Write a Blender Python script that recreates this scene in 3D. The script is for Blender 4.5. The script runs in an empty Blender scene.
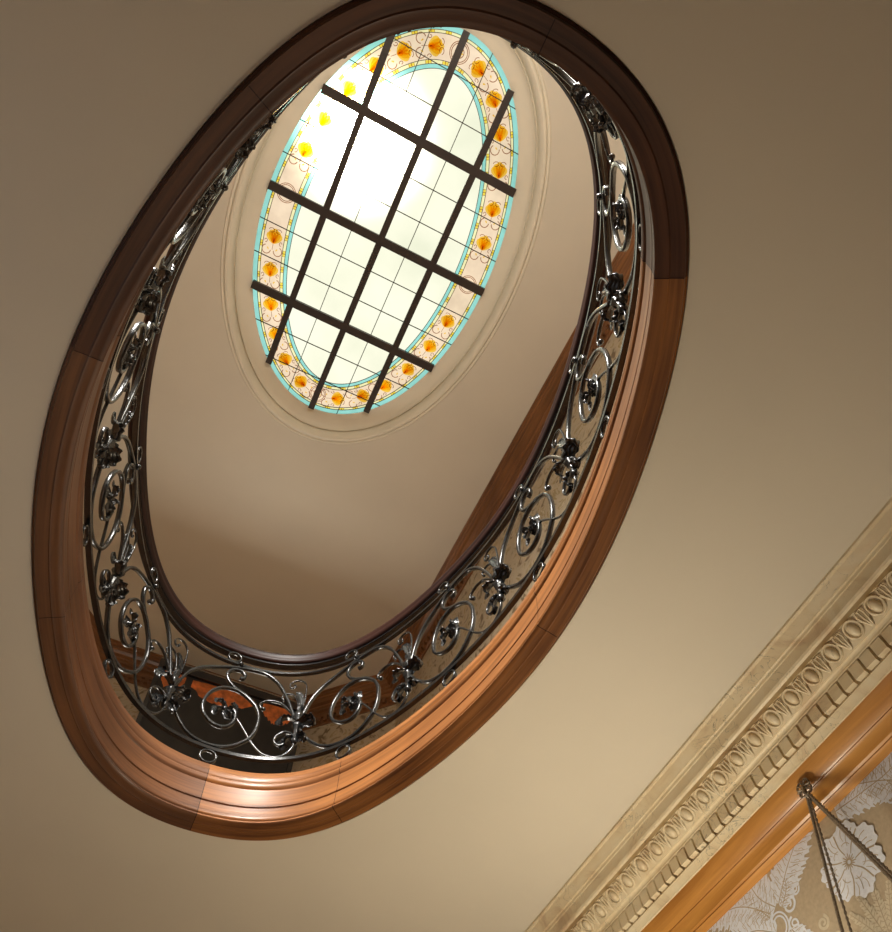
import bpy, math, random
import numpy as np
random.seed(7)
PI = math.pi
Z0 = 1.6                      # eye height of the camera above the hall floor
S = 2.4
COL = bpy.context.scene.collection
sc = bpy.context.scene

# ------------------------------------------------------------------ plan curves
def oval(p, h, n=720):
    T = np.linspace(0, 2*PI, n+1)[:-1]
    rr = np.ones_like(T)
    for i, k in enumerate((3, 4, 5, 6)):
        rr = rr + h[2*i]*np.cos(k*T) + h[2*i+1]*np.sin(k*T)
    return np.stack([p[0]+p[2]*rr*np.cos(T), p[1]+p[3]*rr*np.sin(T)], 1)*S
def off(P, d):
    t = np.roll(P, -2, 0)-np.roll(P, 2, 0); t /= np.linalg.norm(t, axis=1)[:, None]
    return P+d*np.stack([-t[:, 1], t[:, 0]], 1)
OP = oval((-0.12343, -0.55330, 0.36675, 0.64574), (0, -.00015, -.00518, .00124, .00087, -.00056, .00845, .00071))
SK = oval((-0.11747, -0.55463, 0.39603, 0.66006), (.00683, -.00363, -.00124, .0009, .00096, -.00117, .00035, -.0004))
ZC = 2.4                      # hall ceiling
ZF = 2.705                    # landing floor
ZU = 7.2                      # upper ceiling
ZG = 7.35                     # skylight glass

# ------------------------------------------------------------------ mesh builder
class MB:
    def __init__(s): s.v = []; s.f = []; s.uv = []; s.sm = []
    def add(s, vs, fs, uvs=None, smooth=True):
        o = len(s.v); s.v += [tuple(map(float, v)) for v in vs]
        for i, f in enumerate(fs):
            s.f.append([o+k for k in f]); s.sm.append(smooth)
            s.uv.append(uvs[i] if uvs else [(0, 0)]*len(f))
    def grid(s, rows, cu=False, cv=False, us=None, vs=None, smooth=True, flip=False):
        nu, nv = len(rows), len(rows[0]); V = [p for r in rows for p in r]; F = []; U = []
        for i in range(nu if cu else nu-1):
            for j in range(nv if cv else nv-1):
                a, b = (i+1) % nu, (j+1) % nv
                q = [i*nv+j, a*nv+j, a*nv+b, i*nv+b]
                u0 = us[i] if us is not None else i; u1 = us[i+1] if us is not None else i+1
                w0 = vs[j] if vs is not None else j; w1 = vs[j+1] if vs is not None else j+1
                uu = [(u0, w0), (u1, w0), (u1, w1), (u0, w1)]
                if flip: q = q[::-1]; uu = uu[::-1]
                F.append(q); U.append(uu)
        s.add(V, F, U, smooth)
    def box(s, a, b):
        x0, y0, z0 = a; x1, y1, z1 = b
        V = [(x0,y0,z0),(x1,y0,z0),(x1,y1,z0),(x0,y1,z0),(x0,y0,z1),(x1,y0,z1),(x1,y1,z1),(x0,y1,z1)]
        s.add(V, [(0,3,2,1),(4,5,6,7),(0,1,5,4),(1,2,6,5),(2,3,7,6),(3,0,4,7)], None, False)
    def build(s, name, mat, parent=None, auto=None):
        me = bpy.data.meshes.new(name)
        me.from_pydata([(x, y, z+Z0) for x, y, z in s.v], [], s.f)
        uvl = me.uv_layers.new(name='uv'); k = 0
        flat = []
        for u in s.uv:
            for a in u: flat += [a[0], a[1]]
        uvl.data.foreach_set('uv', flat)
        me.polygons.foreach_set('use_smooth', s.sm)
        me.update()
        if auto: me.set_sharp_from_angle(angle=math.radians(auto))
        me.materials.append(mat)
        o = bpy.data.objects.new(name, me); COL.objects.link(o)
        if parent: o.parent = parent
        return o

def tag(o, label=None, cat=None, group=None, kind=None):
    if label: o['label'] = label
    if cat: o['category'] = cat
    if group: o['group'] = group
    if kind: o['kind'] = kind
    return o
def empty(name):
    o = bpy.data.objects.new(name, None); COL.objects.link(o); return o

# ------------------------------------------------------------------ materials
def mat(name):
    m = bpy.data.materials.new(name); m.use_nodes = True
    nt = m.node_tree; return m, nt, nt.nodes['Principled BSDF']
def N(nt, t, **kw):
    n = nt.nodes.new(t)
    for k, v in kw.items():
        if k in n.inputs: n.inputs[k].default_value = v
        else: setattr(n, k, v)
    return n
def ramp(nt, fac, stops):
    r = nt.nodes.new('ShaderNodeValToRGB'); e = r.color_ramp.elements
    while len(e) < len(stops): e.new(.5)
    for el, (p, c) in zip(e, stops): el.position = p; el.color = (*c, 1)
    nt.links.new(fac, r.inputs[0]); return r
def simple(name, col, rough=.5, metal=0, coat=0, var=.12, scale=6., bump=0., bscale=60., spec=.5):
    m, nt, b = mat(name)
    co = N(nt, 'ShaderNodeTexCoord')
    n = N(nt, 'ShaderNodeTexNoise', Scale=scale, Detail=4.); nt.links.new(co.outputs['Object'], n.inputs['Vector'])
    r = ramp(nt, n.outputs[0], [(.3, tuple(c*(1-var) for c in col)), (.7, tuple(min(1, c*(1+var)) for c in col))])
    nt.links.new(r.outputs[0], b.inputs['Base Color'])
    b.inputs['Roughness'].default_value = rough; b.inputs['Metallic'].default_value = metal
    b.inputs['Coat Weight'].default_value = coat; b.inputs['Specular IOR Level'].default_value = spec
    if bump:
        n2 = N(nt, 'ShaderNodeTexNoise', Scale=bscale, Detail=5.); nt.links.new(co.outputs['Object'], n2.inputs['Vector'])
        bp = N(nt, 'ShaderNodeBump', Strength=bump, Distance=.01); nt.links.new(n2.outputs[0], bp.inputs['Height'])
        nt.links.new(bp.outputs[0], b.inputs['Normal'])
    return m
def wood(name, dark, light, rough=.35, coat=.3, su=1.2, sv=40., uv=True, spec=.5):
    m, nt, b = mat(name)
    co = N(nt, 'ShaderNodeTexCoord'); mp = N(nt, 'ShaderNodeMapping')
    nt.links.new(co.outputs['UV' if uv else 'Object'], mp.inputs[0])
    mp.inputs['Scale'].default_value = (su, sv, 1) if uv else (sv, su, sv)
    n = N(nt, 'ShaderNodeTexNoise', Scale=1., Detail=6., Roughness=.6, Distortion=.6); nt.links.new(mp.outputs[0], n.inputs['Vector'])
    n2 = N(nt, 'ShaderNodeTexNoise', Scale=2.2, Detail=2.); nt.links.new(co.outputs['Object'], n2.inputs['Vector'])
    mx = N(nt, 'ShaderNodeMath', operation='ADD'); mx.inputs[1].default_value = 0
    mu = N(nt, 'ShaderNodeMath', operation='MULTIPLY'); mu.inputs[1].default_value = .55
    nt.links.new(n2.outputs[0], mu.inputs[0]); nt.links.new(n.outputs[0], mx.inputs[0]); nt.links.new(mu.outputs[0], mx.inputs[1])
    r = ramp(nt, mx.outputs[0], [(.5, dark), (.95, light)])
    nt.links.new(r.outputs[0], b.inputs['Base Color'])
    b.inputs['Roughness'].default_value = rough; b.inputs['Coat Weight'].default_value = coat; b.inputs['Coat Roughness'].default_value = .18; b.inputs['Specular IOR Level'].default_value = spec
    bp = N(nt, 'ShaderNodeBump', Strength=.12, Distance=.003); nt.links.new(n.outputs[0], bp.inputs['Height']); nt.links.new(bp.outputs[0], b.inputs['Normal'])
    return m
M_plaster = simple('hall_plaster', (.72, .655, .54), .55, var=.03, scale=1.2, bump=.05, bscale=25, spec=.3)
M_uplaster = simple('landing_plaster', (.68, .625, .525), .6, var=.03, scale=1.5, bump=.05, bscale=25, spec=.3)
M_rim = simple('skylight_rim_plaster', (.80, .745, .62), .45, var=.04, scale=3., spec=.4)
M_wall = simple('wall_plaster', (.5, .42, .3), .6, var=.05)
M_floor = simple('parquet', (.25, .13, .06), .35, var=.3, scale=12.)
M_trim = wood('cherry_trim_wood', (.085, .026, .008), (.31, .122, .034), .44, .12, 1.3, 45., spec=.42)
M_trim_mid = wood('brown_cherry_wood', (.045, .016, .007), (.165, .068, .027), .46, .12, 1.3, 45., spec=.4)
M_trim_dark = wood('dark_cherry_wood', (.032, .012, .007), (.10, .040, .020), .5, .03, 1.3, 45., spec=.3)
M_rail = wood('dark_mahogany', (.005, .0022, .002), (.028, .008, .005), .48, 0., 1.5, 60., spec=.25)
M_corn = wood('upper_oak', (.09, .034, .011), (.25, .105, .036), .35, .3, 1.2, 40.)
M_pic = wood('honey_oak', (.36, .14, .026), (.58, .27, .06), .4, .25, 1.5, 30.)
M_iron = simple('wrought_iron', (.010, .011, .012), .25, metal=.15, coat=.3, var=.35, scale=40., bump=.12, bscale=120)
M_gun = simple('bronze_wire', (.26, .21, .16), .4, metal=.6, var=.4, scale=200.)
def marble():
    m, nt, b = mat('cream_marble')
    co = N(nt, 'ShaderNodeTexCoord')
    n = N(nt, 'ShaderNodeTexNoise', Scale=5., Detail=8., Roughness=.65, Distortion=1.2); nt.links.new(co.outputs['Object'], n.inputs['Vector'])
    r = ramp(nt, n.outputs[0], [(.2, (.50, .33, .20)), (.36, (.68, .52, .33)), (.46, (.78, .64, .42)), (.62, (.82, .70, .49)), (.8, (.72, .56, .34))])
    v = N(nt, 'ShaderNodeTexNoise', Scale=9., Detail=6., Distortion=2.5); nt.links.new(co.outputs['Object'], v.inputs['Vector'])
    s1 = N(nt, 'ShaderNodeMath', operation='SUBTRACT'); s1.inputs[1].default_value = .5; nt.links.new(v.outputs[0], s1.inputs[0])
    s2 = N(nt, 'ShaderNodeMath', operation='ABSOLUTE'); nt.links.new(s1.outputs[0], s2.inputs[0])
    r2 = ramp(nt, s2.outputs[0], [(0., (.35, .35, .35)), (.012, (1, 1, 1))])
    k = N(nt, 'ShaderNodeMath', operation='MULTIPLY')
    g = N(nt, 'ShaderNodeTexNoise', Scale=3.); nt.links.new(co.outputs['Object'], g.inputs['Vector'])
    r3 = ramp(nt, g.outputs[0], [(.5, (0, 0, 0)), (.62, (1, 1, 1))])
    mx = N(nt, 'ShaderNodeMix', data_type='RGBA', blend_type='MULTIPLY')
    nt.links.new(r3.outputs[0], mx.inputs[0]); nt.links.new(r.outputs[0], mx.inputs[6]); nt.links.new(r2.outputs[0], mx.inputs[7])
    nt.links.new(mx.outputs[2], b.inputs['Base Color']); b.inputs['Roughness'].default_value = .4
    return m
M_marble = marble()
def tint(name, col, rough=None):
    m = bpy.data.materials.new(name); m.use_nodes = True; nt = m.node_tree; nt.nodes.clear()
    o = nt.nodes.new('ShaderNodeOutputMaterial'); t = nt.nodes.new('ShaderNodeBsdfTransparent')
    co = N(nt, 'ShaderNodeTexCoord'); n = N(nt, 'ShaderNodeTexNoise', Scale=9., Detail=2.); nt.links.new(co.outputs['Object'], n.inputs['Vector'])
    r = ramp(nt, n.outputs[0], [(.3, tuple(c*.9 for c in col)), (.7, tuple(min(1, c*1.08) for c in col))])
    nt.links.new(r.outputs[0], t.inputs[0]); nt.links.new(t.outputs[0], o.inputs[0]); return m
def glass():
    m = bpy.data.materials.new('obscured_glass'); m.use_nodes = True; nt = m.node_tree; nt.nodes.clear()
    o = nt.nodes.new('ShaderNodeOutputMaterial')
    co = N(nt, 'ShaderNodeTexCoord'); n = N(nt, 'ShaderNodeTexNoise', Scale=1.6, Detail=4.); nt.links.new(co.outputs['Object'], n.inputs['Vector'])
    r = ramp(nt, n.outputs[0], [(.3, (.74, .75, .58)), (.5, (.84, .83, .66)), (.7, (.88, .88, .72))])
    t = nt.nodes.new('ShaderNodeBsdfTranslucent'); nt.links.new(r.outputs[0], t.inputs[0])
    g = nt.nodes.new('ShaderNodeBsdfRefraction'); g.inputs['Roughness'].default_value = .52; g.inputs['IOR'].default_value = 1.12
    nt.links.new(r.outputs[0], g.inputs[0])
    mx = nt.nodes.new('ShaderNodeMixShader'); mx.inputs[0].default_value = .38
    nt.links.new(t.outputs[0], mx.inputs[1]); nt.links.new(g.outputs[0], mx.inputs[2]); nt.links.new(mx.outputs[0], o.inputs[0]); return m
M_glass = glass()
M_lead = simple('lead', (.05, .045, .035), .5, metal=.3)
M_bar = simple('painted_iron_bar', (.035, .025, .022), .5)

# ------------------------------------------------------------------ shell with oval holes
def rect_ring(curve, x0, x1, y0, y1, corners=None):
    """outer boundary point for every curve sample, plus corner samples"""
    cx, cy = curve.mean(0)
    poly = corners or [(x0, y0), (x1, y0), (x1, y1), (x0, y1)]
    ang = [math.atan2(p[1]-cy, p[0]-cx) for p in curve]
    pts = [(a % (2*PI), tuple(p), None) for a, p in zip(ang, curve)]
    def hit(a):
        dx, dy = math.cos(a), math.sin(a); best = None
        for (ax, ay), (bx, by) in zip(poly, poly[1:]+poly[:1]):
            ex, ey = bx-ax, by-ay; det = dx*(-ey)+ex*dy
            if abs(det) < 1e-9: continue
            t = ((ax-cx)*(-ey)+ex*(ay-cy))/det; u = (dx*(ay-cy)-dy*(ax-cx))/det
            if t > 0 and -1e-6 <= u <= 1+1e-6 and (best is None or t < best): best = t
        return (cx+dx*best, cy+dy*best)
    L = [(a, p, hit(a)) for a, p, _ in pts]
    for c in poly:
        a = math.atan2(c[1]-cy, c[0]-cx) % (2*PI)
        i = min(range(len(pts)), key=lambda k: abs(((pts[k][0]-a+PI) % (2*PI))-PI))
        L[i] = (L[i][0], L[i][1], c)
    L.sort(key=lambda q: q[0]); return [q[1] for q in L], [q[2] for q in L]

def slab(name, curve, corners, z0, z1, m):
    inn, out = rect_ring(curve, 0, 0, 0, 0, corners)
    mb = MB()
    rows = [[(*i, z0), (*o, z0)] for i, o in zip(inn, out)]
    mb.grid(rows, cu=True, smooth=False, flip=False)
    mb.grid([[(*i, z1), (*o, z1)] for i, o in zip(inn, out)], cu=True, smooth=False, flip=True)
    mb.grid([[(*i, z0), (*i, z1)] for i in inn], cu=True, smooth=True, flip=True)
    mb.grid([[(*o, z0), (*o, z1)] for o in out], cu=True, smooth=False)
    return tag(mb.build(name, m), kind='structure')

XL, XR, YN, YF = 2.2, -2.25, 2.6, -5.9
ring = off(OP, -.012)
slab('ceiling', ring, [(XR, YF), (XL, YF), (XL, YN), (XR, YN)], ZC, ZC+.12, M_plaster)
# landing floor
UX0, UX1, UYF, UYN = -2.25, 1.68, -6.3, 3.6
CH = .87
def chamf(x0, x1, yf, yn, c): return [(x0, yf+c), (x0+c, yf), (x1-c, yf), (x1, yf+c), (x1, yn-c), (x1-c, yn), (x0+c, yn), (x0, yn-c)]
slab('floor_upper', off(OP, -.05), [(-2.6, -9.6), (2.3, -9.6), (2.3, 3.9), (-2.6, 3.9)], ZC+.13, ZF, M_floor)
# hall walls and floor
def boxobj(name, a, b, m, kind='structure', parent=None):
    mb = MB(); mb.box(a, b); o = mb.build(name, m, parent)
    if kind: o['kind'] = kind
    return o
W_R = boxobj('wall_right', (XR-.2, YF, -Z0), (XR, YN, ZC), None or M_wall)
boxobj('wall_left', (XL, YF, -Z0), (XL+.2, YN, ZC), M_wall)
boxobj('wall_back', (XR-.2, YN, -Z0), (XL+.2, YN+.2, ZC), M_wall)
boxobj('wall_front', (XR-.2, YF-.2, -Z0), (XL+.2, YF, ZC), M_wall)
boxobj('floor', (XR-.2, YF-.2, -Z0-.1), (XL+.2, YN+.2, -Z0), M_floor)

# upper ceiling with skylight hole
slab('ceiling_upper', off(SK, -.222), [(-2.6, -9.6), (2.3, -9.6), (2.3, 3.9), (-2.6, 3.9)], ZU, ZU+.12, M_uplaster)
# ------------------------------------------------------------------ upper walls
def tapestry():
    m, nt, b = mat('landing_wallpaper')
    co = N(nt, 'ShaderNodeTexCoord')
    n = N(nt, 'ShaderNodeTexNoise', Scale=5.5, Detail=6., Distortion=2.2); nt.links.new(co.outputs['Object'], n.inputs['Vector'])
    r = ramp(nt, n.outputs[0], [(.36, (.20, .14, .08)), (.43, (.46, .38, .27)), (.56, (.52, .43, .31)), (.62, (.34, .25, .12)), (.7, (.58, .49, .36))])
    nt.links.new(r.outputs[0], b.inputs['Base Color']); b.inputs['Roughness'].default_value = .6; return m
M_tap = tapestry()
poly = chamf(UX0, UX1, UYF, UYN, CH)
names = ['wall_upper_right_corner', 'wall_upper_front', 'wall_upper_left_corner', 'wall_upper_left', 'wall_upper_corner_back_left', 'wall_upper_back', 'wall_upper_corner_back_right', 'wall_upper_right']
DOOR = (-1.0, .45, 5.15)   # opening in the far landing wall (x0, x1, lintel)
for i, nm in enumerate(names):
    a = np.array(poly[i]); b_ = np.array(poly[(i+1) % 8]); t = (b_-a)/np.linalg.norm(b_-a); n = np.array([t[1], -t[0]])
    mb = MB()
    def wallquad(p, q, z0, z1):
        o0, o1 = p+n*.12, q+n*.12
        V = [(*p, z0), (*q, z0), (*q, z1), (*p, z1), (*o0, z0), (*o1, z0), (*o1, z1), (*o0, z1)]
        mb.add(V, [(0,1,2,3), (5,4,7,6), (0,4,5,1), (3,2,6,7), (1,5,6,2), (0,3,7,4)], None, False)
    if nm == 'wall_upper_front':
        wallquad(a, b_, DOOR[2], ZU)
        d0, d1 = np.array([DOOR[0]-.15, a[1]]), np.array([DOOR[1]+.15, a[1]])
        wallquad(a, d0, ZF, DOOR[2]); wallquad(d1, b_, ZF, DOOR[2])
    else: wallquad(a, b_, ZF, ZU)
    tag(mb.build(nm, M_tap), kind='structure')
# the room beyond the far doorway, where the light on the landing ceiling comes from
boxobj('wall_anteroom_left', (1.7, -9.6, ZF), (1.8, -6.45, ZU), M_wall)
boxobj('wall_anteroom_right', (-2.3, -9.6, ZF), (-2.2, -6.45, ZU), M_wall)
boxobj('wall_anteroom_back', (-2.3, -9.7, ZF), (1.8, -9.6, ZU), M_wall)

# upper crown cornice following the octagon: profile (distance from wall, z)
def mitre(poly, d):
    out = []; n = len(poly)
    for i in range(n):
        p0, p1, p2 = (np.array(poly[k % n]) for k in (i-1, i, i+1))
        t0 = (p1-p0)/np.linalg.norm(p1-p0); t1 = (p2-p1)/np.linalg.norm(p2-p1)
        n0 = np.array([-t0[1], t0[0]]); n1 = np.array([-t1[1], t1[0]])
        bis = n0+n1; bis /= bis@n0; out.append(p1+bis*d)
    return out
def polysweep(prof, poly, name, m, parent=None, kind=None):
    mb = MB(); rows = []
    cum = np.concatenate([[0], np.cumsum([math.dist(a, b) for a, b in zip(prof, prof[1:])])])
    pts = [mitre(poly, d) for d, z in prof]
    n = len(poly); per = 0
    for i in range(n):
        k = (i+1) % n; L = np.linalg.norm(np.array(poly[i])-np.array(poly[k]))
        r0 = [(*pts[j][i], prof[j][1]) for j in range(len(prof))]; r1 = [(*pts[j][k], prof[j][1]) for j in range(len(prof))]
        mb.grid([r0, r1], us=[per, per+L], vs=cum, smooth=False, flip=True); per += L
    o = mb.build(name, m, parent)
    if kind: o['kind'] = kind
    return o
UC = [(0.0, 6.865), (.012, 6.86), (.016, 6.888), (.02, 6.89), (.02, 6.962), (.045, 6.966), (.05, 6.985), (.04, 6.99), (.045, 7.03), (.07, 7.04), (.075, 7.06), (.095, 7.068), (.10, 7.085), (.13, 7.10), (.15, 7.125), (.16, 7.13), (.165, 7.15), (.185, 7.16), (.19, 7.18), (.205, 7.185), (.205, 7.2)]
crown = polysweep(UC, poly, 'trim_1', M_corn, kind='structure')
# dentils of the upper crown
md = MB()
inner = mitre(poly, .02)
for i in range(8):
    a, b_ = inner[i], inner[(i+1) % 8]; t = (b_-a); L = np.linalg.norm(t); t /= L; nn = np.array([-t[1], t[0]])
    if i in (3, 4, 5): continue
    k = int(L/.075)
    for j in range(k):
        s0 = (j+.25)*L/k; p = a+t*s0; q = p+t*.042
        V = [(*p, 6.895), (*q, 6.895), (*(q+nn*.03), 6.895), (*(p+nn*.03), 6.895)]; V += [(x, y, 6.958) for x, y, z in V]
        md.add(V, [(0,1,2,3), (4,7,6,5), (0,4,5,1), (1,5,6,2), (2,6,7,3), (3,7,4,0)], None, False)
md.build('dentil_band', M_corn, crown)

# ------------------------------------------------------------------ skylight
sky = empty('window_1'); sky['kind'] = 'structure'
def ringmesh(curve, d0, d1, z, thick=0, i0=0, i1=None):
    mb = MB(); A = off(curve, d0); B = off(curve, d1)
    n = len(curve)
    if i1 is None: mb.grid([[(*a, z), (*b, z)] for a, b in zip(A, B)], cu=True, smooth=False)
    else: mb.grid([[(*A[k % n], z), (*B[k % n], z)] for k in range(i0, i1+1)], smooth=False)
    return mb
mb = MB(); rim = off(SK, -.02)
mb.add([(*p, ZG) for p in rim], [list(range(len(rim)))], None, False)
mb.build('glass_sheet', M_glass, sky)
ZT = ZG-.004
M_cyan = tint('cyan_glass', (.34, .76, .86)); M_peach = tint('peach_glass', (.95, .74, .66)); M_bead = tint('cream_edging_glass', (.98, .90, .62))
M_yel = tint('amber_glass', (1., .72, .12)); M_oran = tint('orange_glass', (1., .74, .34)); M_ink = tint('painted_line', (.42, .25, .18)); M_gold = tint('yellow_jewel_glass', (1., .78, .15))
M_brn = tint('brown_jewel_edge', (.55, .28, .08))
ringmesh(SK, 0, .042, ZT).build('cyan_outer_band', M_cyan, sky)
ringmesh(SK, .254, .283, ZT).build('cyan_inner_band', M_cyan, sky)
ringmesh(SK, .042, .062, ZT).build('cream_outer_edging', M_bead, sky)
ringmesh(SK, .228, .254, ZT).build('cream_inner_edging', M_bead, sky)
ringmesh(SK, .062, .228, ZT).build('peach_border', M_peach, sky)
# arclength helpers on a curve
class Arc:
    def __init__(s, curve, d):
        s.P = off(curve, d); Q = np.vstack([s.P, s.P[:1]])
        s.L = np.concatenate([[0], np.cumsum(np.linalg.norm(np.diff(Q, axis=0), axis=1))]); s.Q = Q; s.T = s.L[-1]
    def at(s, u):
        u = u % s.T; x = np.interp(u, s.L, s.Q[:, 0]); y = np.interp(u, s.L, s.Q[:, 1])
        e = .006; ua, ub = (u-e) % s.T, (u+e) % s.T
        t = np.array([np.interp(ub, s.L, s.Q[:, 0])-np.interp(ua, s.L, s.Q[:, 0]), np.interp(ub, s.L, s.Q[:, 1])-np.interp(ua, s.L, s.Q[:, 1])])
        t /= np.linalg.norm(t); return np.array([x, y]), t, np.array([-t[1], t[0]])
mid = Arc(SK, .145)
def ang2s(deg):
    i = int(round((deg % 360)/360*720)) % 720; return mid.L[i]
def stroke(mb, pts, w, z):
    pts = [np.array(p) for p in pts]; L = []
    for i, p in enumerate(pts):
        t = pts[min(i+1, len(pts)-1)]-pts[max(i-1, 0)]; t = t/(np.linalg.norm(t)+1e-9); n = np.array([-t[1], t[0]])
        L.append([(*(p-n*w/2), z), (*(p+n*w/2), z)])
    mb.grid(L, smooth=False)
# jewels in the two edgings
jm = MB(); je = MB()
for arc in (Arc(SK, .052), Arc(SK, .241)):
    k = int(arc.T/.125)
    for j in range(k):
        for q in (-.011, .011):
            c, t, n = arc.at((j+.5)*arc.T/k+q)
            V = [c-t*.008-n*.009, c+t*.008-n*.009, c+t*.008+n*.009, c-t*.008+n*.009]
            jm.add([(*v, ZT-.003) for v in V], [(0, 1, 2, 3)], None, False)
            for s_ in (-.010, .010):
                a = c+t*s_; stroke(je, [a-n*.011, a+n*.011], .004, ZT-.005)
jm.build('edging_jewels', M_gold, sky); je.build('edging_jewel_leads', M_brn, sky)
# flowers
fl = MB(); fo = MB(); fi = MB()
angs = []
for q, sg in ((0, 1), (180, -1), (180, 1), (360, -1)):
    for a in (13.3, 24.2, 36, 48, 60.3, 76): angs.append((q+sg*a, q, sg))
def petal(mb, c, ax, nx, l, w, tilt, z, base=0.):
    ca, sa = math.cos(tilt), math.sin(tilt); pts = []
    for k in range(17):
        tt = k/16*2*PI; u = (1-math.cos(tt))/2; v = math.sin(tt)*.5*w*(.55+.6*u)
        x = base+u*l; pts.append(c+ax*(x*ca-v*sa)+nx*(x*sa+v*ca))
    mb.add([(*p, z) for p in pts[:-1]], [list(range(16))], None, False)
for deg, q, sg in angs:
    if 188 < (deg % 360) < 188: continue
    c, t, n = mid.at(ang2s(deg))
    ax = -t if math.cos(math.radians(deg)) < 0 else t       # the cups all open towards the same end of the oval
    c0 = c-ax*.052
    R_ = range(5)
    for k in R_:
        petal(fl, c0, ax, n, .118-.012*abs(k-2), .064, (k-2)*.30, ZT-.0022-.0002*k)
    for k in (-1, 0, 1): stroke(fo, [c0+ax*.012, c0+ax*.05+n*k*.012, c0+ax*.088+n*k*.026], .007, ZT-.006)
    petal(fo, c0-ax*.004, ax, n, .05, .05, 0, ZT-.0055)
    stroke(fi, [c0-ax*.005, c0-ax*.05], .004, ZT-.004)
    for sgn in (-1, 1):
        # painted rinceaux between the cups
        b0 = c0-ax*.035
        P = [b0+ax*(-.02-.035*math.sin(a))+n*sgn*(.012+.034*(1-math.cos(a))) for a in np.linspace(0, 4.4, 16)]
        stroke(fi, P, .007, ZT-.004)
        P = [c0+ax*(.10+.016*math.sin(a))+n*sgn*(.028+.022*math.cos(a)) for a in np.linspace(0, 5.2, 14)]
        stroke(fi, P, .0055, ZT-.004)
        P = [c0+ax*(.01+.014*math.sin(a))+n*sgn*(.060+.010*math.cos(a)) for a in np.linspace(0, 5.2, 12)]
        stroke(fi, P, .0055, ZT-.004)
        petal(fl, c0-ax*.055+n*sgn*.028, ax, n*sgn, .022, .012, .6, ZT-.0035)
for deg in (0, 90, 180, 270):
    c, t, n = mid.at(ang2s(deg))
    for r_ in (.072, .060, .034):
        stroke(fi, [c+t*r_*math.cos(a)+n*r_*math.sin(a) for a in np.linspace(0, 2*PI, 33)], .006, ZT-.004)
    for k in range(8): petal(fl, c, t*math.cos(k*PI/4)+n*math.sin(k*PI/4), n*math.cos(k*PI/4)-t*math.sin(k*PI/4), .03, .014, 0, ZT-.0022)
fl.build('amber_flowers', M_yel, sky); fo.build('flower_veins', M_oran, sky); fi.build('painted_scrollwork', M_ink, sky)
# leads following the border and the pane grid
ld = MB()
for d in (.0, .042, .062, .228, .254, .283):
    A = off(SK, d-.0022); B = off(SK, d+.0022)
    ld.grid([[(*a, ZT-.001), (*a, ZT-.008), (*b, ZT-.008), (*b, ZT-.001)] for a, b in zip(A, B)], cu=True, cv=True, smooth=False)
sc_, scy, sa_, sb_ = SK[:, 0].mean(), SK[:, 1].mean(), .9505, 1.584
def chord(axis, v, inset=0.):
    xs = []; P = SK; Q = np.roll(SK, -1, 0)
    for p, q in zip(P, Q):
        if (p[axis]-v)*(q[axis]-v) <= 0 and p[axis] != q[axis]:
            t = (v-p[axis])/(q[axis]-p[axis]); xs.append(p[1-axis]+t*(q[1-axis]-p[1-axis]))
    return min(xs)+inset, max(xs)-inset
def barbox(mb, axis, v, w, z0, z1, inset=0.):
    a, b = chord(axis, v, inset)
    if axis == 1: mb.box((a, v-w/2, z0), (b, v+w/2, z1))
    else: mb.box((v-w/2, a, z0), (v+w/2, b, z1))
for y in [-1.327+.2605*k for k in (-5, -4, -2, -1, 1, 2, 4, 5)]: barbox(ld, 1, y, .007, ZT-.009, ZT-.001)
for x in (-.036, -.508): barbox(ld, 0, x, .006, ZT-.009, ZT-.001)
ld.build('lead_cames', M_lead, sky)
for y in (-.54, -1.327, -2.10):
    b = MB(); barbox(b, 1, y, .066, ZG-.055, ZG-.014, .004); b.build('glazing_bar', M_bar, sky)
for x in (.205, -.277, -.74):
    b = MB(); barbox(b, 0, x, .052, ZG-.052, ZG-.016, .004); b.build('glazing_bar', M_bar, sky)
# plaster rim
def ovalsweep(prof, curve, name, m, parent=None, kind=None, i0=None, i1=None, auto=35):
    mb = MB(); rows = []
    cum = np.concatenate([[0], np.cumsum([math.dist(a, b) for a, b in zip(prof, prof[1:])])])
    C = [off(curve, d) for d, z in prof]; n = len(curve)
    L = np.concatenate([[0], np.cumsum(np.linalg.norm(np.diff(np.vstack([curve, curve[:1]]), axis=0), axis=1))])
    idx = range(n) if i0 is None else range(i0, i1+1)
    rows = [[(*C[j][i % n], prof[j][1]) for j in range(len(prof))] for i in idx]
    if i0 is None:
        mb.grid(rows, cu=True, us=L, vs=cum)
    else:
        us = [L[i % n]+(L[-1] if i >= n else 0) for i in idx]
        mb.grid(rows, us=us, vs=cum)
        mb.add(rows[0], [list(range(len(prof)))], None, False); mb.add(rows[-1], [list(range(len(prof)))[::-1]], None, False)
    o = mb.build(name, m, parent, auto=auto)
    if kind: o['kind'] = kind
    return o
RP = [(0.004, ZG-.012), (0.0, ZG-.014), (-.03, ZG-.020), (-.09, ZG-.040), (-.118, ZG-.066), (-.126, ZG-.092), (-.132, ZG-.076), (-.137, ZG-.076), (-.141, ZG-.112), (-.148, ZG-.140), (-.160, ZG-.162), (-.176, ZG-.174), (-.192, ZG-.172), (-.203, ZG-.162), (-.207, ZG-.152), (-.212, ZG-.157), (-.224, ZG-.158), (-.232, ZG-.153), (-.234, ZG-.149), (-.26, ZG-.02)]
RP = RP[::-1]
ovalsweep(RP, SK, 'plaster_rim', M_rim, sky)
mb = MB(); A_ = off(SK, -.02); B_ = off(SK, -.265)
mb.grid([[(*a, ZG+.004), (*b, ZG+.004)] for a, b in zip(A_, B_)], cu=True, smooth=False)
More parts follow.
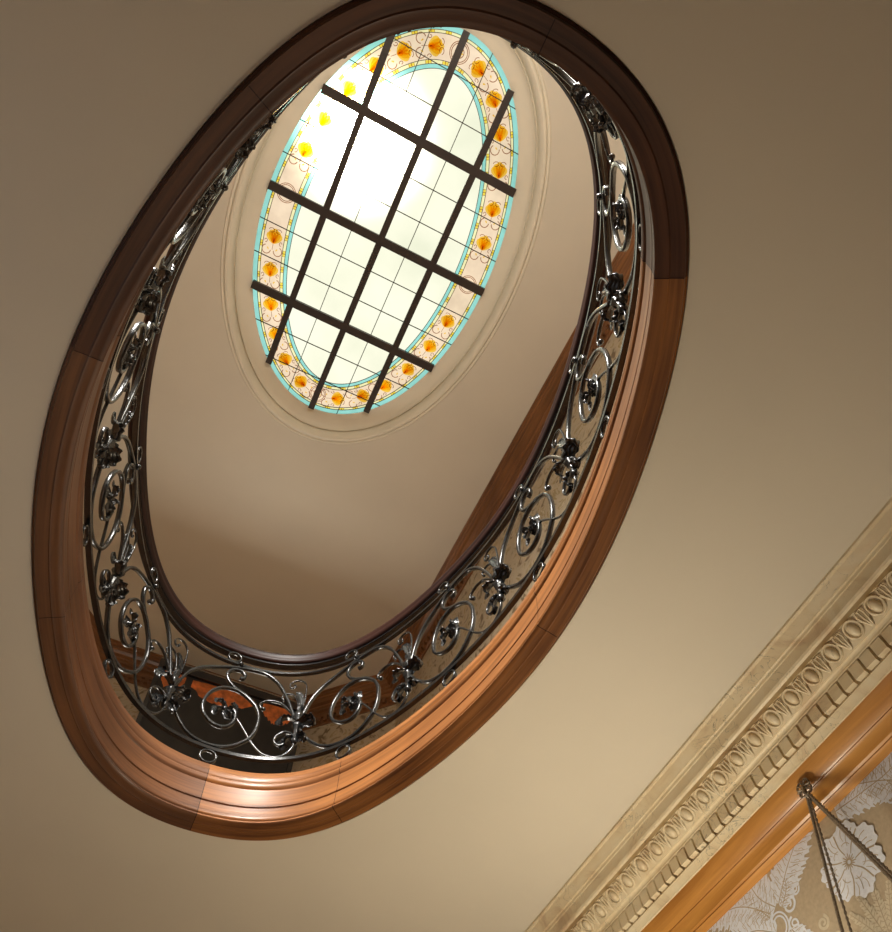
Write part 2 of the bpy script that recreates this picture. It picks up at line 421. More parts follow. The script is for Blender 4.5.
mb.grid([[(*a, ZG+.05), (*b, ZG+.05)] for a, b in zip(A_, B_)], cu=True, smooth=False)
mb.grid([[(*a, ZG+.004), (*a, ZG+.05)] for a in A_], cu=True, smooth=False)
mb.grid([[(*a, ZG-.1), (*a, ZG+.05)] for a in B_], cu=True, smooth=False)
mb.build('window_frame', M_bar, sky)

# ------------------------------------------------------------------ wooden trim of the oval opening, in mitred segments
TP = [(-.010, 2.43), (-.010, 2.402), (-.002, 2.398), (0.0, 2.390), (.004, 2.385), (.040, 2.399), (.045, 2.397), (.050, 2.400), (.064, 2.404),
      (.076, 2.408), (.081, 2.414), (.079, 2.421), (.068, 2.424), (.066, 2.430), (.072, 2.436), (.074, 2.442), (.072, 2.452), (.069, 2.475), (.0665, 2.502), (.060, 2.505), (.059, 2.511), (.065, 2.514),
      (.064, 2.52), (.061, 2.56), (.059, 2.600), (.0585, 2.612), (.052, 2.615), (.052, 2.621), (.060, 2.628), (.063, 2.638), (.062, 2.648), (.056, 2.654), (.055, 2.660), (.058, 2.666), (.056, 2.690), (.053, 2.700), (.046, 2.712), (.042, 2.730),
      (.036, 2.738), (.008, 2.742), (-.03, 2.740), (-.04, 2.70), (-.045, 2.43)]
trim = empty('trim_2'); trim['kind'] = 'structure'
arc0 = Arc(OP, 0)
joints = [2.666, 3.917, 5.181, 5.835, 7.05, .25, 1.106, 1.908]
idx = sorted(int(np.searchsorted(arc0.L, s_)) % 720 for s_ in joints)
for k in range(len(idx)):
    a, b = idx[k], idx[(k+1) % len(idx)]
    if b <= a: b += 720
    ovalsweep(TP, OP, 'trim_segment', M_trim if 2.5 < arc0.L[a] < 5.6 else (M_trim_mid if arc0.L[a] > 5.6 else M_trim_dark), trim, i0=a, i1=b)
# fine dark joint lines
jn = MB()
for a in idx:
    p, t, n = arc0.at(arc0.L[a]); rows = []
    for d, z in TP[2:36]:
        rows.append([(*(p+n*(d+.0008)-t*.0013), z-.0006), (*(p+n*(d+.0008)+t*.0013), z-.0006)])
    jn.grid(rows, smooth=False)
jn.build('trim_joint', M_rail, trim)

# ------------------------------------------------------------------ balustrade
AB = Arc(OP, .029); UN = 12; UL = AB.T/UN; K_OFF = 5.985
def pos(s_, z, d=0.):
    c, t, n = AB.at(s_); c = c+n*d; return (c[0], c[1], z)
bal = empty('balustrade')
bal.location = (0, 0, 0)
tag(bal, 'black wrought iron scrollwork balustrade with dark wooden handrail around the oval stairwell opening', 'balustrade')
def catmull(P, m=6):
    P = [np.array(p, float) for p in P]; out = []
    for i in range(len(P)-1):
        p0, p1, p2, p3 = P[max(i-1, 0)], P[i], P[i+1], P[min(i+2, len(P)-1)]
        for k in range(m):
            t = k/m
            out.append(.5*((2*p1)+(-p0+p2)*t+(2*p0-5*p1+4*p2-p3)*t*t+(-p0+3*p1-3*p2+p3)*t**3))
    out.append(P[-1]); return out
def bar(mb, s0, pts, w=.012, dep=.022, m=5, taper=None, d0=0.):
    """flat forged bar; pts are (x, z) with x running against s from the knot at s0"""
    P = catmull(pts, m); rows = []; n = len(P)
    for i, p in enumerate(P):
        t = P[min(i+1, n-1)]-P[max(i-1, 0)]; t = t/(np.linalg.norm(t)+1e-9); q = np.array([-t[1], t[0]])
        f = 1. if not taper else taper[0]+(taper[1]-taper[0])*i/(n-1)
        row = []
        hw, hd = w*f/2, dep*f/2; c = min(hw, hd)*.35
        for a, b in ((hw, hd-c), (hw-c, hd), (-hw+c, hd), (-hw, hd-c), (-hw, -hd+c), (-hw+c, -hd), (hw-c, -hd), (hw, -hd+c)):
            g = p+q*a; row.append(pos(s0-g[0], g[1], b+d0))
        rows.append(row)
    mb.grid(rows, cv=True)
    mb.add(rows[0], [list(range(8))], None, False); mb.add(rows[-1], [list(range(8))[::-1]], None, False)
def ball(mb, s0, x, z, r, d=0., sx=1.):
    rows = []
    for i in range(7):
        a = PI*i/6
        rows.append([pos(s0-(x+r*sx*math.sin(a)*math.cos(b)), z+r*math.cos(a), d+r*math.sin(a)*math.sin(b)) for b in np.linspace(0, 2*PI, 10, endpoint=False)])
    mb.grid(rows, cv=True)
def leaf(mb, s0, x, z, ang, L, W, curl, tw=.9, lobes=4, d0=0.):
    """curled acanthus leaf: spine in the panel plane, blade spread across the panel depth"""
    nu, nv = 22, 9; a = ang; px, pz = x, z; rows_a = []; rows_b = []
    for i in range(nu):
        t = i/(nu-1)
        a = ang+curl*t**2.2
        st = L/(nu-1)*(1-.35*t)
        if i: px += math.cos(a)*st; pz += math.sin(a)*st
        w = W*(math.sin(PI*min(1, .12+t*.88))**.6)*(1+.16*math.sin(t*lobes*2*PI))*(1 if t < .96 else .5)
        qx, qz = -math.sin(a), math.cos(a); ra = []; rb = []
        for j in range(nv):
            v = (j/(nv-1)-.5)*2
            dd = v*w*math.sin(tw); ip = v*w*math.cos(tw)
            cup = -abs(v)**1.6*w*.55+(.0035*math.cos(v*3*PI))
            for lst, th in ((ra, .003), (rb, -.003)):
                h = cup+th*(1-abs(v)*.7)
                lst.append(pos(s0-(px+qx*(h*math.sin(tw)+ip)), pz+qz*(h*math.sin(tw)+ip), d0+dd-h*math.cos(tw)*1.0))
        rows_a.append(ra); rows_b.append(rb)
    rows = [ra+rb[::-1] for ra, rb in zip(rows_a, rows_b)]
    mb.grid(rows, cv=True)
    mb.add(rows[0], [list(range(2*nv))], None, False); mb.add(rows[-1], [list(range(2*nv))[::-1]], None, False)

k_ = UL/.655
def U(P): return [(x*k_, z) for x, z in P]
ARCH = U([(.02, 3.12), (.032, 3.17), (.06, 3.25), (.11, 3.32), (.18, 3.375), (.26, 3.42), (.33, 3.443), (.41, 3.447), (.47, 3.425), (.53, 3.36), (.58, 3.26), (.615, 3.17), (.632, 3.12)])
SPIR = U([(.022, 3.02), (.05, 2.97), (.103, 2.91), (.149, 2.875), (.215, 2.855), (.295, 2.857), (.36, 2.882), (.41, 2.925), (.44, 2.965), (.458, 3.031), (.456, 3.117), (.425, 3.191), (.377, 3.240), (.340, 3.262), (.298, 3.285), (.260, 3.325), (.250, 3.372), (.277, 3.410), (.315, 3.416), (.340, 3.392), (.336, 3.365), (.316, 3.360)])
INN = U([(.430, 3.185), (.378, 3.235), (.311, 3.266), (.241, 3.247), (.193, 3.186), (.175, 3.110), (.187, 3.045), (.228, 3.002), (.28, 2.986), (.322, 3.004), (.345, 3.051), (.342, 3.103), (.325, 3.122)])
BRAN = U([(.296, 3.113), (.33, 3.09), (.362, 3.060), (.402, 3.005), (.438, 2.948), (.484, 2.890), (.523, 2.860), (.575, 2.848), (.620, 2.865), (.650, 2.905), (.652, 2.95)])
CURL = U([(.645, 2.972), (.633, 3.002), (.60, 3.016), (.572, 3.002), (.556, 2.973), (.560, 2.942), (.584, 2.925), (.606, 2.938), (.606, 2.957), (.593, 2.958)])
UCUR = U([(.640, 3.11), (.624, 3.14), (.588, 3.188), (.551, 3.226), (.50, 3.240), (.460, 3.223), (.449, 3.192), (.468, 3.176)])
LUC = U([(.012, 3.10), (.03, 3.13), (.065, 3.175), (.085, 3.16)])
FIN = U([(.012, 3.18), (.020, 3.25), (.018, 3.32), (.010, 3.37), (-.018, 3.402), (-.052, 3.400), (-.074, 3.375), (-.068, 3.348), (-.046, 3.348), (-.044, 3.364)])
FIN2 = U([(-.010, 3.18), (-.022, 3.24), (-.045, 3.29), (-.085, 3.30), (-.104, 3.272), (-.092, 3.250)])
for u in range(UN):
    s0 = K_OFF+u*UL
    m = MB(); bar(m, s0, ARCH, .015, .020); bal_a = m.build('arch_scroll', M_iron, bal, auto=50)
    m = MB(); bar(m, s0, SPIR, .015, .020); bar(m, s0, INN, .015, .020, d0=.001)
    sp = m.build('spiral_scroll', M_iron, bal, auto=50)
    m = MB(); cx, cz = .285*k_, 3.115
    for j in range(4): leaf(m, s0, cx+.012*math.cos(j*PI/2+.4), cz+.012*math.sin(j*PI/2+.4), j*PI/2+.4, .085, .020, 3.6, tw=.85, lobes=3)
    ball(m, s0, cx, cz, .014)
    m.build('leaf_rosette', M_iron, sp)
    m = MB(); bar(m, s0, BRAN, .008, .012); m.build('tendril', M_iron, sp, auto=50)
    m = MB(); bar(m, s0, CURL, .010, .018, taper=(1, .7)); m.build('lower_scroll', M_iron, bal, auto=50)
    m = MB(); bar(m, s0, UCUR, .010, .016, taper=(1, .7)); ball(m, s0, .470*k_, 3.174, .012); m.build('upper_scroll', M_iron, bal, auto=50)
    m = MB(); bar(m, s0, FIN, .006, .010); bar(m, s0, FIN2, .006, .010); ball(m, s0, -.044*k_, 3.362, .007); ball(m, s0, -.092*k_, 3.25, .007)
    fn = m.build('finial_scroll', M_iron, bal, auto=50)
    m = MB(); leaf(m, s0, 0, 3.21, 1.75, .13, .020, .5, tw=.5, lobes=4); m.build('filigree_leaf', M_iron, fn)
    # knot: bound bundle with three acanthus leaves
    m = MB(); rows = []
    for zz, rr in ((2.93, .006), (2.935, .015), (2.95, .020), (2.965, .013), (2.99, .012), (3.03, .014), (3.045, .024), (3.06, .026), (3.075, .016), (3.10, .017), (3.115, .026), (3.13, .027), (3.145, .017), (3.165, .014), (3.18, .018), (3.195, .017), (3.21, .006)):
        rows.append([pos(s0-(rr*(1+.10*math.cos(6*b))*math.cos(b)), zz, rr*(1+.10*math.cos(6*b))*math.sin(b)) for b in np.linspace(0, 2*PI, 18, endpoint=False)])
    m.grid(rows, cv=True); kn = m.build('knot_collar', M_iron, bal, auto=60)
    for (x, z, an, L_, W_, cu) in ((.0, 3.06, .60, .165, .034, -3.6), (-.0, 3.08, 2.40, .155, .032, 3.7), (.012, 2.99, -.35, .10, .026, -2.8), (-.01, 2.98, -2.6, .115, .028, 3.0)):
        m = MB(); leaf(m, s0, x, z, an, L_, W_, cu, tw=.8); m.build('acanthus_leaf', M_iron, kn)
    for (x, z, r_) in ((.272*k_, 2.783, .037), (.262*k_, 3.503, .034)):
        m = MB(); bar(m, s0, [(x+r_*math.cos(a), z+r_*math.sin(a)) for a in np.linspace(0, 2*PI, 25)], .009, .018, m=1)
        m.build('ring', M_iron, bal, auto=50)
    # clips where the arch meets the top bar
    m = MB()
    for xx in (.30,): ball(m, s0, xx*k_, 3.455, .014, 0.014); ball(m, s0, xx*k_, 3.455, .014, -.014)
    m.build('rivet', M_iron, bal)
def sweepbar(z0, z1, d, w, name, m):
    P = [(d-w/2, z0), (d+w/2, z0), (d+w/2, z1), (d-w/2, z1), (d-w/2, z0)]
    P = [(a+.029, b) for a, b in P]
    return ovalsweep(P, OP, name, m, bal)
sweepbar(2.822, 2.840, 0, .022, 'bottom_bar', M_iron)
sweepbar(3.452, 3.465, 0, .020, 'top_bar', M_iron)
sweepbar(3.548, 3.562, -.024, .030, 'rail_flat', M_iron)
HP = [(-.026, 3.560), (.026, 3.560), (.033, 3.568), (.037, 3.578), (.033, 3.587), (.037, 3.598), (.039, 3.610), (.034, 3.625), (.018, 3.637), (0, 3.641), (-.018, 3.637), (-.034, 3.625), (-.039, 3.610), (-.037, 3.598), (-.033, 3.587), (-.037, 3.578), (-.033, 3.568), (-.026, 3.560)]
HP = [(a*.98-.0+.000, b) for a, b in HP]
ovalsweep(HP, OP, 'handrail', M_rail, bal, auto=50)

# ------------------------------------------------------------------ hall cornice on the right wall
def linear(prof, y0, y1, name, m, parent=None, kind=None, auto=30, smooth=True):
    mb = MB(); cum = np.concatenate([[0], np.cumsum([math.dist(a, b) for a, b in zip(prof, prof[1:])])])
    mb.grid([[(x, y, z) for x, z in prof] for y in (y0, y1)], us=[0, y1-y0], vs=cum, smooth=smooth, flip=False)
    mb.add([(x, y0, z) for x, z in prof], [list(range(len(prof)))], None, False)
    mb.add([(x, y1, z) for x, z in prof], [list(range(len(prof)))[::-1]], None, False)
    o = mb.build(name, m, parent, auto=auto)
    if kind: o['kind'] = kind
    return o
CP = [(-2.25, 2.40), (-1.896, 2.40), (-1.896, 2.389), (-1.901, 2.386), (-1.908, 2.386), (-1.914, 2.378), (-1.922, 2.366), (-1.932, 2.355), (-1.934, 2.350), (-1.938, 2.352), (-1.943, 2.349), (-1.945, 2.343),
      (-1.946, 2.339), (-1.950, 2.339), (-1.952, 2.333), (-1.953, 2.292), (-1.958, 2.284), (-1.968, 2.281), (-1.972, 2.287), (-1.973, 2.345), (-2.004, 2.345), (-2.006, 2.303), (-2.012, 2.304), (-2.018, 2.292), (-2.040, 2.272), (-2.058, 2.252), (-2.064, 2.246), (-2.070, 2.249), (-2.078, 2.246), (-2.082, 2.240), (-2.082, 2.232), (-2.10, 2.231), (-2.112, 2.229),
      (-2.115, 2.165), (-2.106, 2.163), (-2.104, 2.156), (-2.110, 2.149), (-2.122, 2.138), (-2.126, 2.128), (-2.25, 2.126)]
cor = linear(CP, YF+.02, YN-.02, 'trim_3', M_marble, kind='structure')
# egg and dart + dentils in view (modelled where the photograph shows them)
em = MB(); dm = MB()
e_dir = np.array([-.052, -.050]); e_dir /= np.linalg.norm(e_dir)      # down the ovolo (x, z)
e_n = np.array([.70, -.714])                                          # outward
def ovp(y, u, h):  # u down the ovolo, h outward
    b = np.array([-2.036, 2.276]); q = b+e_dir*u+e_n*h; return (q[0], y, q[1])
ny = int((2.4+4.6)/.1103)
for k in range(ny):
    yc = -1.405-.1103*(k-28)
    if yc < -4.6 or yc > .6: continue
    # egg
    rows = []
    for i in range(8):
        a = PI*i/7
        rows.append([ovp(yc+.019*math.sin(a)*math.cos(b), .027*math.cos(a)-.002, .002+.016*math.sin(a)*math.sin(b)) for b in np.linspace(0, 2*PI, 10, endpoint=False)])
    em.grid(rows, cv=True)
    # shell around the egg (two concentric ribs) and acanthus dart with curling lobes
    def rib(pts, r):
        rws = []
        for i, p in enumerate(pts):
            q0 = pts[max(i-1, 0)]; q1 = pts[min(i+1, len(pts)-1)]; ty, tu = q1[0]-q0[0], q1[1]-q0[1]; l = math.hypot(ty, tu)+1e-9
            rws.append([ovp(p[0]-tu/l*r*math.cos(b), p[1]+ty/l*r*math.cos(b), p[2]+r*math.sin(b)) for b in (0, 1.05, 2.1, 3.14)])
        em.grid(rws)
    rib([(yc+.030*math.sin(a), -.003-.034*math.cos(a), .004) for a in np.linspace(-PI*.80, PI*.80, 14)][::1], .005)
    rib([(yc+.030*math.sin(a), -.003+.034*math.cos(a), .003) for a in np.linspace(-PI*.75, PI*.75, 14)], .004)
    for sg in (-1, 1):
        rib([(yc+.0555+sg*.002, .034, .003), (yc+.0555+sg*.010, .010, .010), (yc+.0555+sg*.016, -.018, .010), (yc+.0555+sg*.012, -.034, .006), (yc+.0555+sg*.004, -.030, .006)], .004)
        rib([(yc+.0555+sg*.003, .02, .004), (yc+.0555+sg*.018, -.002, .008), (yc+.0555+sg*.022, -.012, .006)], .003)
    rib([(yc+.0555, .036, .003), (yc+.0555, 0, .012), (yc+.0555, -.034, .006)], .004)
em.build('egg_and_dart', M_marble, cor, auto=60)
for k in range(140):
    yc = -1.118+.0549*k-.0549*62
    if yc < -4.6 or yc > .7: continue
    y0, y1 = yc-.0225, yc+.0225
    # dentil block whose gap shows a little dark curved notch
    dm.add([(-2.085, y0, 2.226), (-2.085, y1, 2.226), (-2.090, y1, 2.172), (-2.090, y0, 2.172), (-2.118, y0-.006, 2.229), (-2.118, y1+.006, 2.229), (-2.118, y1-.003, 2.164), (-2.118, y0+.003, 2.164)],
           [(0,3,2,1), (0,4,7,3), (1,2,6,5), (3,7,6,2), (0,1,5,4)], None, False)
dm.build('dentil_band', M_marble, cor)
PP = [(-2.25, 2.128), (-2.132, 2.128), (-2.136, 2.120), (-2.175, 2.074), (-2.182, 2.070), (-2.180, 2.064), (-2.186, 2.060), (-2.196, 2.046), (-2.206, 2.020), (-2.214, 2.015), (-2.212, 2.008), (-2.222, 2.002), (-2.25, 2.00)]
linear(PP, YF+.02, YN-.02, 'trim_4', M_pic, kind='structure')

# ------------------------------------------------------------------ damask wallpaper on the hall wall
M_beige = simple('damask_ground', (.50, .40, .28), .6, var=.10, scale=60.)
M_silver = simple('damask_figure', (.80, .83, .92), .42, var=.07, scale=90., metal=0., spec=.6)
M_cream = simple('damask_cream_figure', (.64, .56, .42), .5, var=.06, scale=90.)
W_R.data.materials.clear(); W_R.data.materials.append(M_beige)
WX = -2.25
pat = MB(); patc = MB(); line = MB(); lay = [0]
def P2(y, z, h): return (WX+h, y, z)
def wstroke(mb, pts, w0, w1, h):
    pts = [np.array(p) for p in catmull(pts, 5)]; L = []; n = len(pts)
    for i, p in enumerate(pts):
        t = pts[min(i+1, n-1)]-pts[max(i-1, 0)]; t = t/(np.linalg.norm(t)+1e-9); q = np.array([-t[1], t[0]]); w = w0+(w1-w0)*i/(n-1)
        L.append([P2(*(p-q*w/2), h), P2(*(p+q*w/2), h)])
    mb.grid(L, smooth=False)
def plume(spine, W, n, mb=None, h=.001):
    """acanthus plume: a broad leaf body with a serrated, lobed edge and fine cut veins"""
    mb = mb or pat; lay[0] += 1; n = int(n*1.5); h = h+.00007*(lay[0] % 12)
    P = [np.array(p) for p in catmull(spine, 12)]; cum = np.concatenate([[0], np.cumsum([np.linalg.norm(b-a) for a, b in zip(P, P[1:])])]); T = cum[-1]
    def at(t):
        t = min(max(t, 0), 1)*T; p = np.array([np.interp(t, cum, [q[0] for q in P]), np.interp(t, cum, [q[1] for q in P])])
        a = min(t+T*.02, T); b = max(t-T*.02, 0)
        d = np.array([np.interp(a, cum, [q[i] for q in P])-np.interp(b, cum, [q[i] for q in P]) for i in (0, 1)]); d /= np.linalg.norm(d); return p, d, np.array([-d[1], d[0]])
    def Wt(t): return W*(.35+1.1*math.sin(PI*min(1, .12+.80*t))**.8)*(1-.45*t)
    for sg in (-1, 1):
        rows = []
        for k in range(n):
            t0 = k/n
            for fr, am, lean in ((0, .52, 0), (.18, .80, .10), (.34, .74, .2), (.46, .98, .30), (.62, .90, .34), (.72, 1.04, .46), (.86, .78, .30), (.97, .50, .05)):
                t = t0+fr/n; p, d, q = at(t); w = Wt(t)*am
                hh = h+.00025*t+(.00003 if sg > 0 else 0)
                rows.append([P2(*p, hh), P2(*(p+q*sg*w+d*lean*w), hh+.0001)])
        mb.grid(rows, smooth=False)
        for k in range(n):
            for fr, am in ((.10, .62), (.55, .86)):
                p, d, q = at((k+fr)/n); w = Wt((k+fr)/n)
                wstroke(line, [p+q*sg*w*.10, p+q*sg*w*.45*am+d*w*.10, p+q*sg*w*am+d*w*.36], .0024, .0012, h+.0008)
                wstroke(line, [p+q*sg*w*.30+d*w*.14, p+q*sg*w*.46+d*w*.26, p+q*sg*w*.62+d*w*.22], .0022, .0014, h+.0008)
    wstroke(line, spine, .004, .003, h+.0009)
def spiral(c, r, sg, w, mb=None, a0=0, h=.0012, turns=1.5):
    mb = mb or pat
    wstroke(mb, [(c[0]+r*(1-t*.8)*math.cos(a0+sg*t*turns*2*PI), c[1]+r*(1-t*.8)*math.sin(a0+sg*t*turns*2*PI)) for t in np.linspace(0, 1, 12)], w, w*.6, h)
def flower(c, R1, a0):
    """peony head: ruffled outline, petal divisions, veins and stamens"""
    c_ = np.array(c)
    def rad(a, k=1.): return R1*k*(.74+.20*abs(math.cos(3.5*(a-a0)))**.6+.035*math.cos(23*a)+.06*math.sin(a+1.2))
    pts = [c_+rad(a)*np.array([math.cos(a), math.sin(a)]) for a in np.linspace(0, 2*PI, 141)[:-1]]
    pat.add([P2(*c_, .0042)]+[P2(*x, .0042) for x in pts], [(0, 1+k, 1+(k+1) % 140) for k in range(140)], None, False)
    H = .005
    for k in range(7):
        a = a0+PI/7+k*2*PI/7
        wstroke(line, [c_+R1*.20*np.array([math.cos(a), math.sin(a)]), c_+R1*.45*np.array([math.cos(a+.10), math.sin(a+.10)]), c_+R1*.78*np.array([math.cos(a), math.sin(a)])], .003, .006, H)
        for b, l0, l1 in ((.22, .50, .80), (.45, .38, .74), (.68, .52, .82)):
            g = a+b*2*PI/7
            wstroke(line, [c_+R1*l0*np.array([math.cos(g), math.sin(g)]), c_+R1*.5*(l0+l1)*np.array([math.cos(g+.05), math.sin(g+.05)]), c_+R1*l1*np.array([math.cos(g-.02), math.sin(g-.02)])], .0015, .0032, H)
        g0 = a+.25; wstroke(line, [c_+R1*.42*np.array([math.cos(g0+t), math.sin(g0+t)])*(1+.12*math.sin(t*5)) for t in np.linspace(0, .55, 5)], .0025, .0025, H)
    for k in range(16):
        a = k*2*PI/16; wstroke(line, [c_+R1*.05*np.array([math.cos(a), math.sin(a)]), c_+R1*(.17+.04*(k % 2))*np.array([math.cos(a+.1), math.sin(a+.1)])], .005, .003, H)
def motif(y0, dz=0.):
    """one repeat of the damask, mirrored about its flower"""
    flower((y0, 1.80+dz), .145, .3)
    for sg in (-1, 1):
        def q(y, z): return (y0+sg*y, z+dz)
        def L(*P): return [q(*p) for p in P]
        plume(L((.36, 1.87), (.42, 1.96), (.44, 2.12)), .085, 4)
        plume(L((.34, 1.87), (.25, 1.95), (.15, 2.02), (.04, 2.12)), .072, 6)
        plume(L((.39, 1.86), (.48, 1.95), (.57, 2.0), (.72, 2.03)), .072, 6)
        plume(L((.40, 1.79), (.50, 1.86), (.62, 1.87), (.74, 1.90)), .060, 6)
        plume(L((.39, 1.72), (.48, 1.74), (.58, 1.72), (.68, 1.76)), .050, 5)
        plume(L((.33, 1.76), (.30, 1.66), (.33, 1.56)), .045, 4)
        plume(L((.33, 1.85), (.285, 1.89), (.27, 1.93)), .030, 3); plume(L((.40, 1.85), (.43, 1.90), (.46, 1.92)), .026, 3)
        for r_ in (.030, .042):
            wstroke(pat, [q(.372+r_*math.cos(a), 1.80+r_*1.2*math.sin(a)) for a in np.linspace(0, 2*PI, 13)], .007, .007, .0016)
        spiral(q(.30, 1.84), .034, sg, .011, a0=PI/2); spiral(q(.31, 1.77), .028, -sg, .010, a0=PI/2)
        spiral(q(.44, 1.83), .034, -sg, .011, a0=PI/2); spiral(q(.25, 1.87), .022, sg, .008, a0=0)
        spiral(q(.45, 1.76), .028, sg, .010, a0=1)
        # cream leaves rising under the flower
        for a, l_ in ((.12, .24), (.36, .22), (.62, .20), (.92, .17)):
            plume(L((.0, 1.46), (.5*l_*math.sin(a), 1.46+.5*l_*math.cos(a)), (l_*1.05*math.sin(a*1.15), 1.46+l_*math.cos(a*1.1))), .022, 5, patc, .0008)
        spiral(q(.20, 1.70), .026, sg, .012, patc, a0=1); spiral(q(.23, 1.64), .022, -sg, .010, patc); spiral(q(.17, 1.62), .024, sg, .010, patc, a0=2)
for y0, dz in ((-1.43, 0), (-2.93, 0), (.07, 0)): motif(y0, dz)
plume([(-1.385, 1.985), (-1.25, 1.965), (-1.12, 1.955), (-.96, 1.99)], .062, 7)
pat.build('damask_figure', M_silver, W_R); patc.build('damask_cream_leaves', M_cream, W_R); line.build('damask_veins', M_beige, W_R)

# ------------------------------------------------------------------ picture hook and hanging wires
def tube(mb, pts, r, n=8, twist=0):
    pts = [np.array(p, float) for p in pts]; rows = []
    for i, p in enumerate(pts):
        t = pts[min(i+1, len(pts)-1)]-pts[max(i-1, 0)]; t /= np.linalg.norm(t)+1e-9
        a = np.cross(t, (1, 0, 0)); a /= np.linalg.norm(a)+1e-9; b = np.cross(t, a)
        rows.append([tuple(p+r*(a*math.cos(k*2*PI/n)+b*math.sin(k*2*PI/n))) for k in range(n)])
    mb.grid(rows, cv=True)
    mb.add(rows[0], [list(range(n))], None, False); mb.add(rows[-1], [list(range(n))[::-1]], None, False)
HX, HY, HZ = -2.150, -1.380, 2.044
HX, HY, HZ = -2.158, -1.388, 2.058
m = MB()
for k in range(4):      # clover of four loops
    a = PI/4+k*PI/2; c = np.array([HX+.012, HY+.020*math.cos(a), HZ+.020*math.sin(a)])
    tube(m, [c+np.array([.002*math.sin(2*b), .014*math.cos(b), .014*math.sin(b)]) for b in np.linspace(0, 2*PI, 17)], .0042)
for k in range(8):
    a = k*PI/4; tube(m, [(HX+.008, HY, HZ), (HX+.020, HY+.018*math.cos(a), HZ+.018*math.sin(a)), (HX+.012, HY+.034*math.cos(a), HZ+.034*math.sin(a))], .003, 6)
tube(m, [(HX-.035, HY, HZ+.02), (HX, HY, HZ+.018), (HX+.018, HY, HZ), (HX+.024, HY, HZ-.025), (HX+.012, HY-.0, HZ-.040), (HX, HY, HZ-.030)], .006)
hook = m.build('picture_hook', M_gun)
tag(hook, 'small dark bronze clover-shaped picture hook on the honey-coloured wooden rail', 'picture hook')
def wire(dy, zend, name, label, r, twisted, ox, oy):
    a = np.array([HX+.010+ox, HY+oy, HZ-.032]); b = np.array([HX-.03+ox, HY+dy, zend])
    mw = MB()
    if not twisted: tube(mw, [a+(b-a)*t for t in np.linspace(0, 1, 8)], r)
    else:
        L = np.linalg.norm(b-a); n = int(L/.004); e = (b-a)/L; f1 = np.cross(e, (1, 0, 0)); f1 /= np.linalg.norm(f1); f2 = np.cross(e, f1)
        for ph in (0, PI): tube(mw, [a+(b-a)*i/n+r*.75*(f1*math.cos(i*.7+ph)+f2*math.sin(i*.7+ph)) for i in range(n+1)], r*.7, 5)
    tag(mw.build(name, M_gun), label, 'wire', 'picture hanging wires')
wire(-.262, 1.10, 'picture_wire', 'smooth dark wire, left of the steep pair hanging from the picture hook', .0058, False, 0, -.006)
wire(-.200, 1.10, 'picture_wire', 'twisted dark wire, right of the steep pair hanging from the picture hook', .0036, True, .006, .008)
wire(.235, 1.10, 'picture_wire', 'smooth thick dark wire slanting to the right from the picture hook', .0075, False, 0, .004)
wire(.262, 1.10, 'picture_wire', 'twisted dark wire lying along the upper side of the thick slanting wire', .0045, True, .008, .010)

# ------------------------------------------------------------------ large dark picture on the landing
pic = empty('wall_picture')
tag(pic, 'large black panel picture with ragged orange band near its top, seen through the balustrade', 'picture')
ya, za = -5.90, 6.86; yb, zb = -6.12, 5.85
x0, x1 = .16, -1.40
def pp(x, t, o=0.):  # t 0 top .. 1 bottom, o towards the room
    ny_, nz_ = (za-zb), -(ya-yb); l = math.hypot(ny_, nz_); return (x, ya+(yb-ya)*t+ny_/l*o, za+(zb-za)*t+nz_/l*o)
M_black = simple('black_lacquer_frame', (.012, .010, .012), .25, coat=.5)
M_canv = simple('dark_canvas', (.016, .014, .013), .5, var=.3, scale=8.)
M_orange = simple('orange_band_paint', (.58, .15, .03), .45, var=.5, scale=14.)
m = MB()
def slabp(mb, xa, xb, ta, tb, o0, o1):
    V = [pp(xa, ta, o0), pp(xb, ta, o0), pp(xb, tb, o0), pp(xa, tb, o0), pp(xa, ta, o1), pp(xb, ta, o1), pp(xb, tb, o1), pp(xa, tb, o1)]
    mb.add(V, [(0,1,2,3), (4,7,6,5), (0,4,5,1), (1,5,6,2), (2,6,7,3), (3,7,4,0)], None, False)
slabp(m, x0, x1, -.03, .05, -.05, .03); slabp(m, x0, x1, .93, 1., -.05, .03)
slabp(m, x0, x0-.045, .05, .93, -.05, .03); slabp(m, x1+.045, x1, .05, .93, -.05, .03)
m.build('frame', M_black, pic)
m = MB(); slabp(m, x0-.04, x1+.04, .04, .95, -.04, -.01); m.build('canvas', M_canv, pic)
m = MB()
for (xa, xb, seed) in ((x0-.06, x0-.30, 1), (x0-.37, x0-1.02, 2), (x0-1.12, x1+.10, 3)):
    n = 26; rng = random.Random(seed); rows = []
    for i in range(n+1):
        t = i/n; x = xa+(xb-xa)*t; env = math.sin(PI*min(.97, max(.03, t)))**.35
        rows.append([pp(x, .06+.03*(1-env), -.007), pp(x, .06+(.195+.04*rng.random())*env, -.007)])
    m.grid(rows, smooth=False)
m.build('orange_band', M_orange, pic)
m = MB(); slabp(m, x0, x1, -.045, -.03, -.03, .035)
m.build('frame_highlight', simple('highlight_strip', (.35, .30, .26), .25, metal=.8), pic)  # pale metallic strip stands in for highlights along the black frame's top

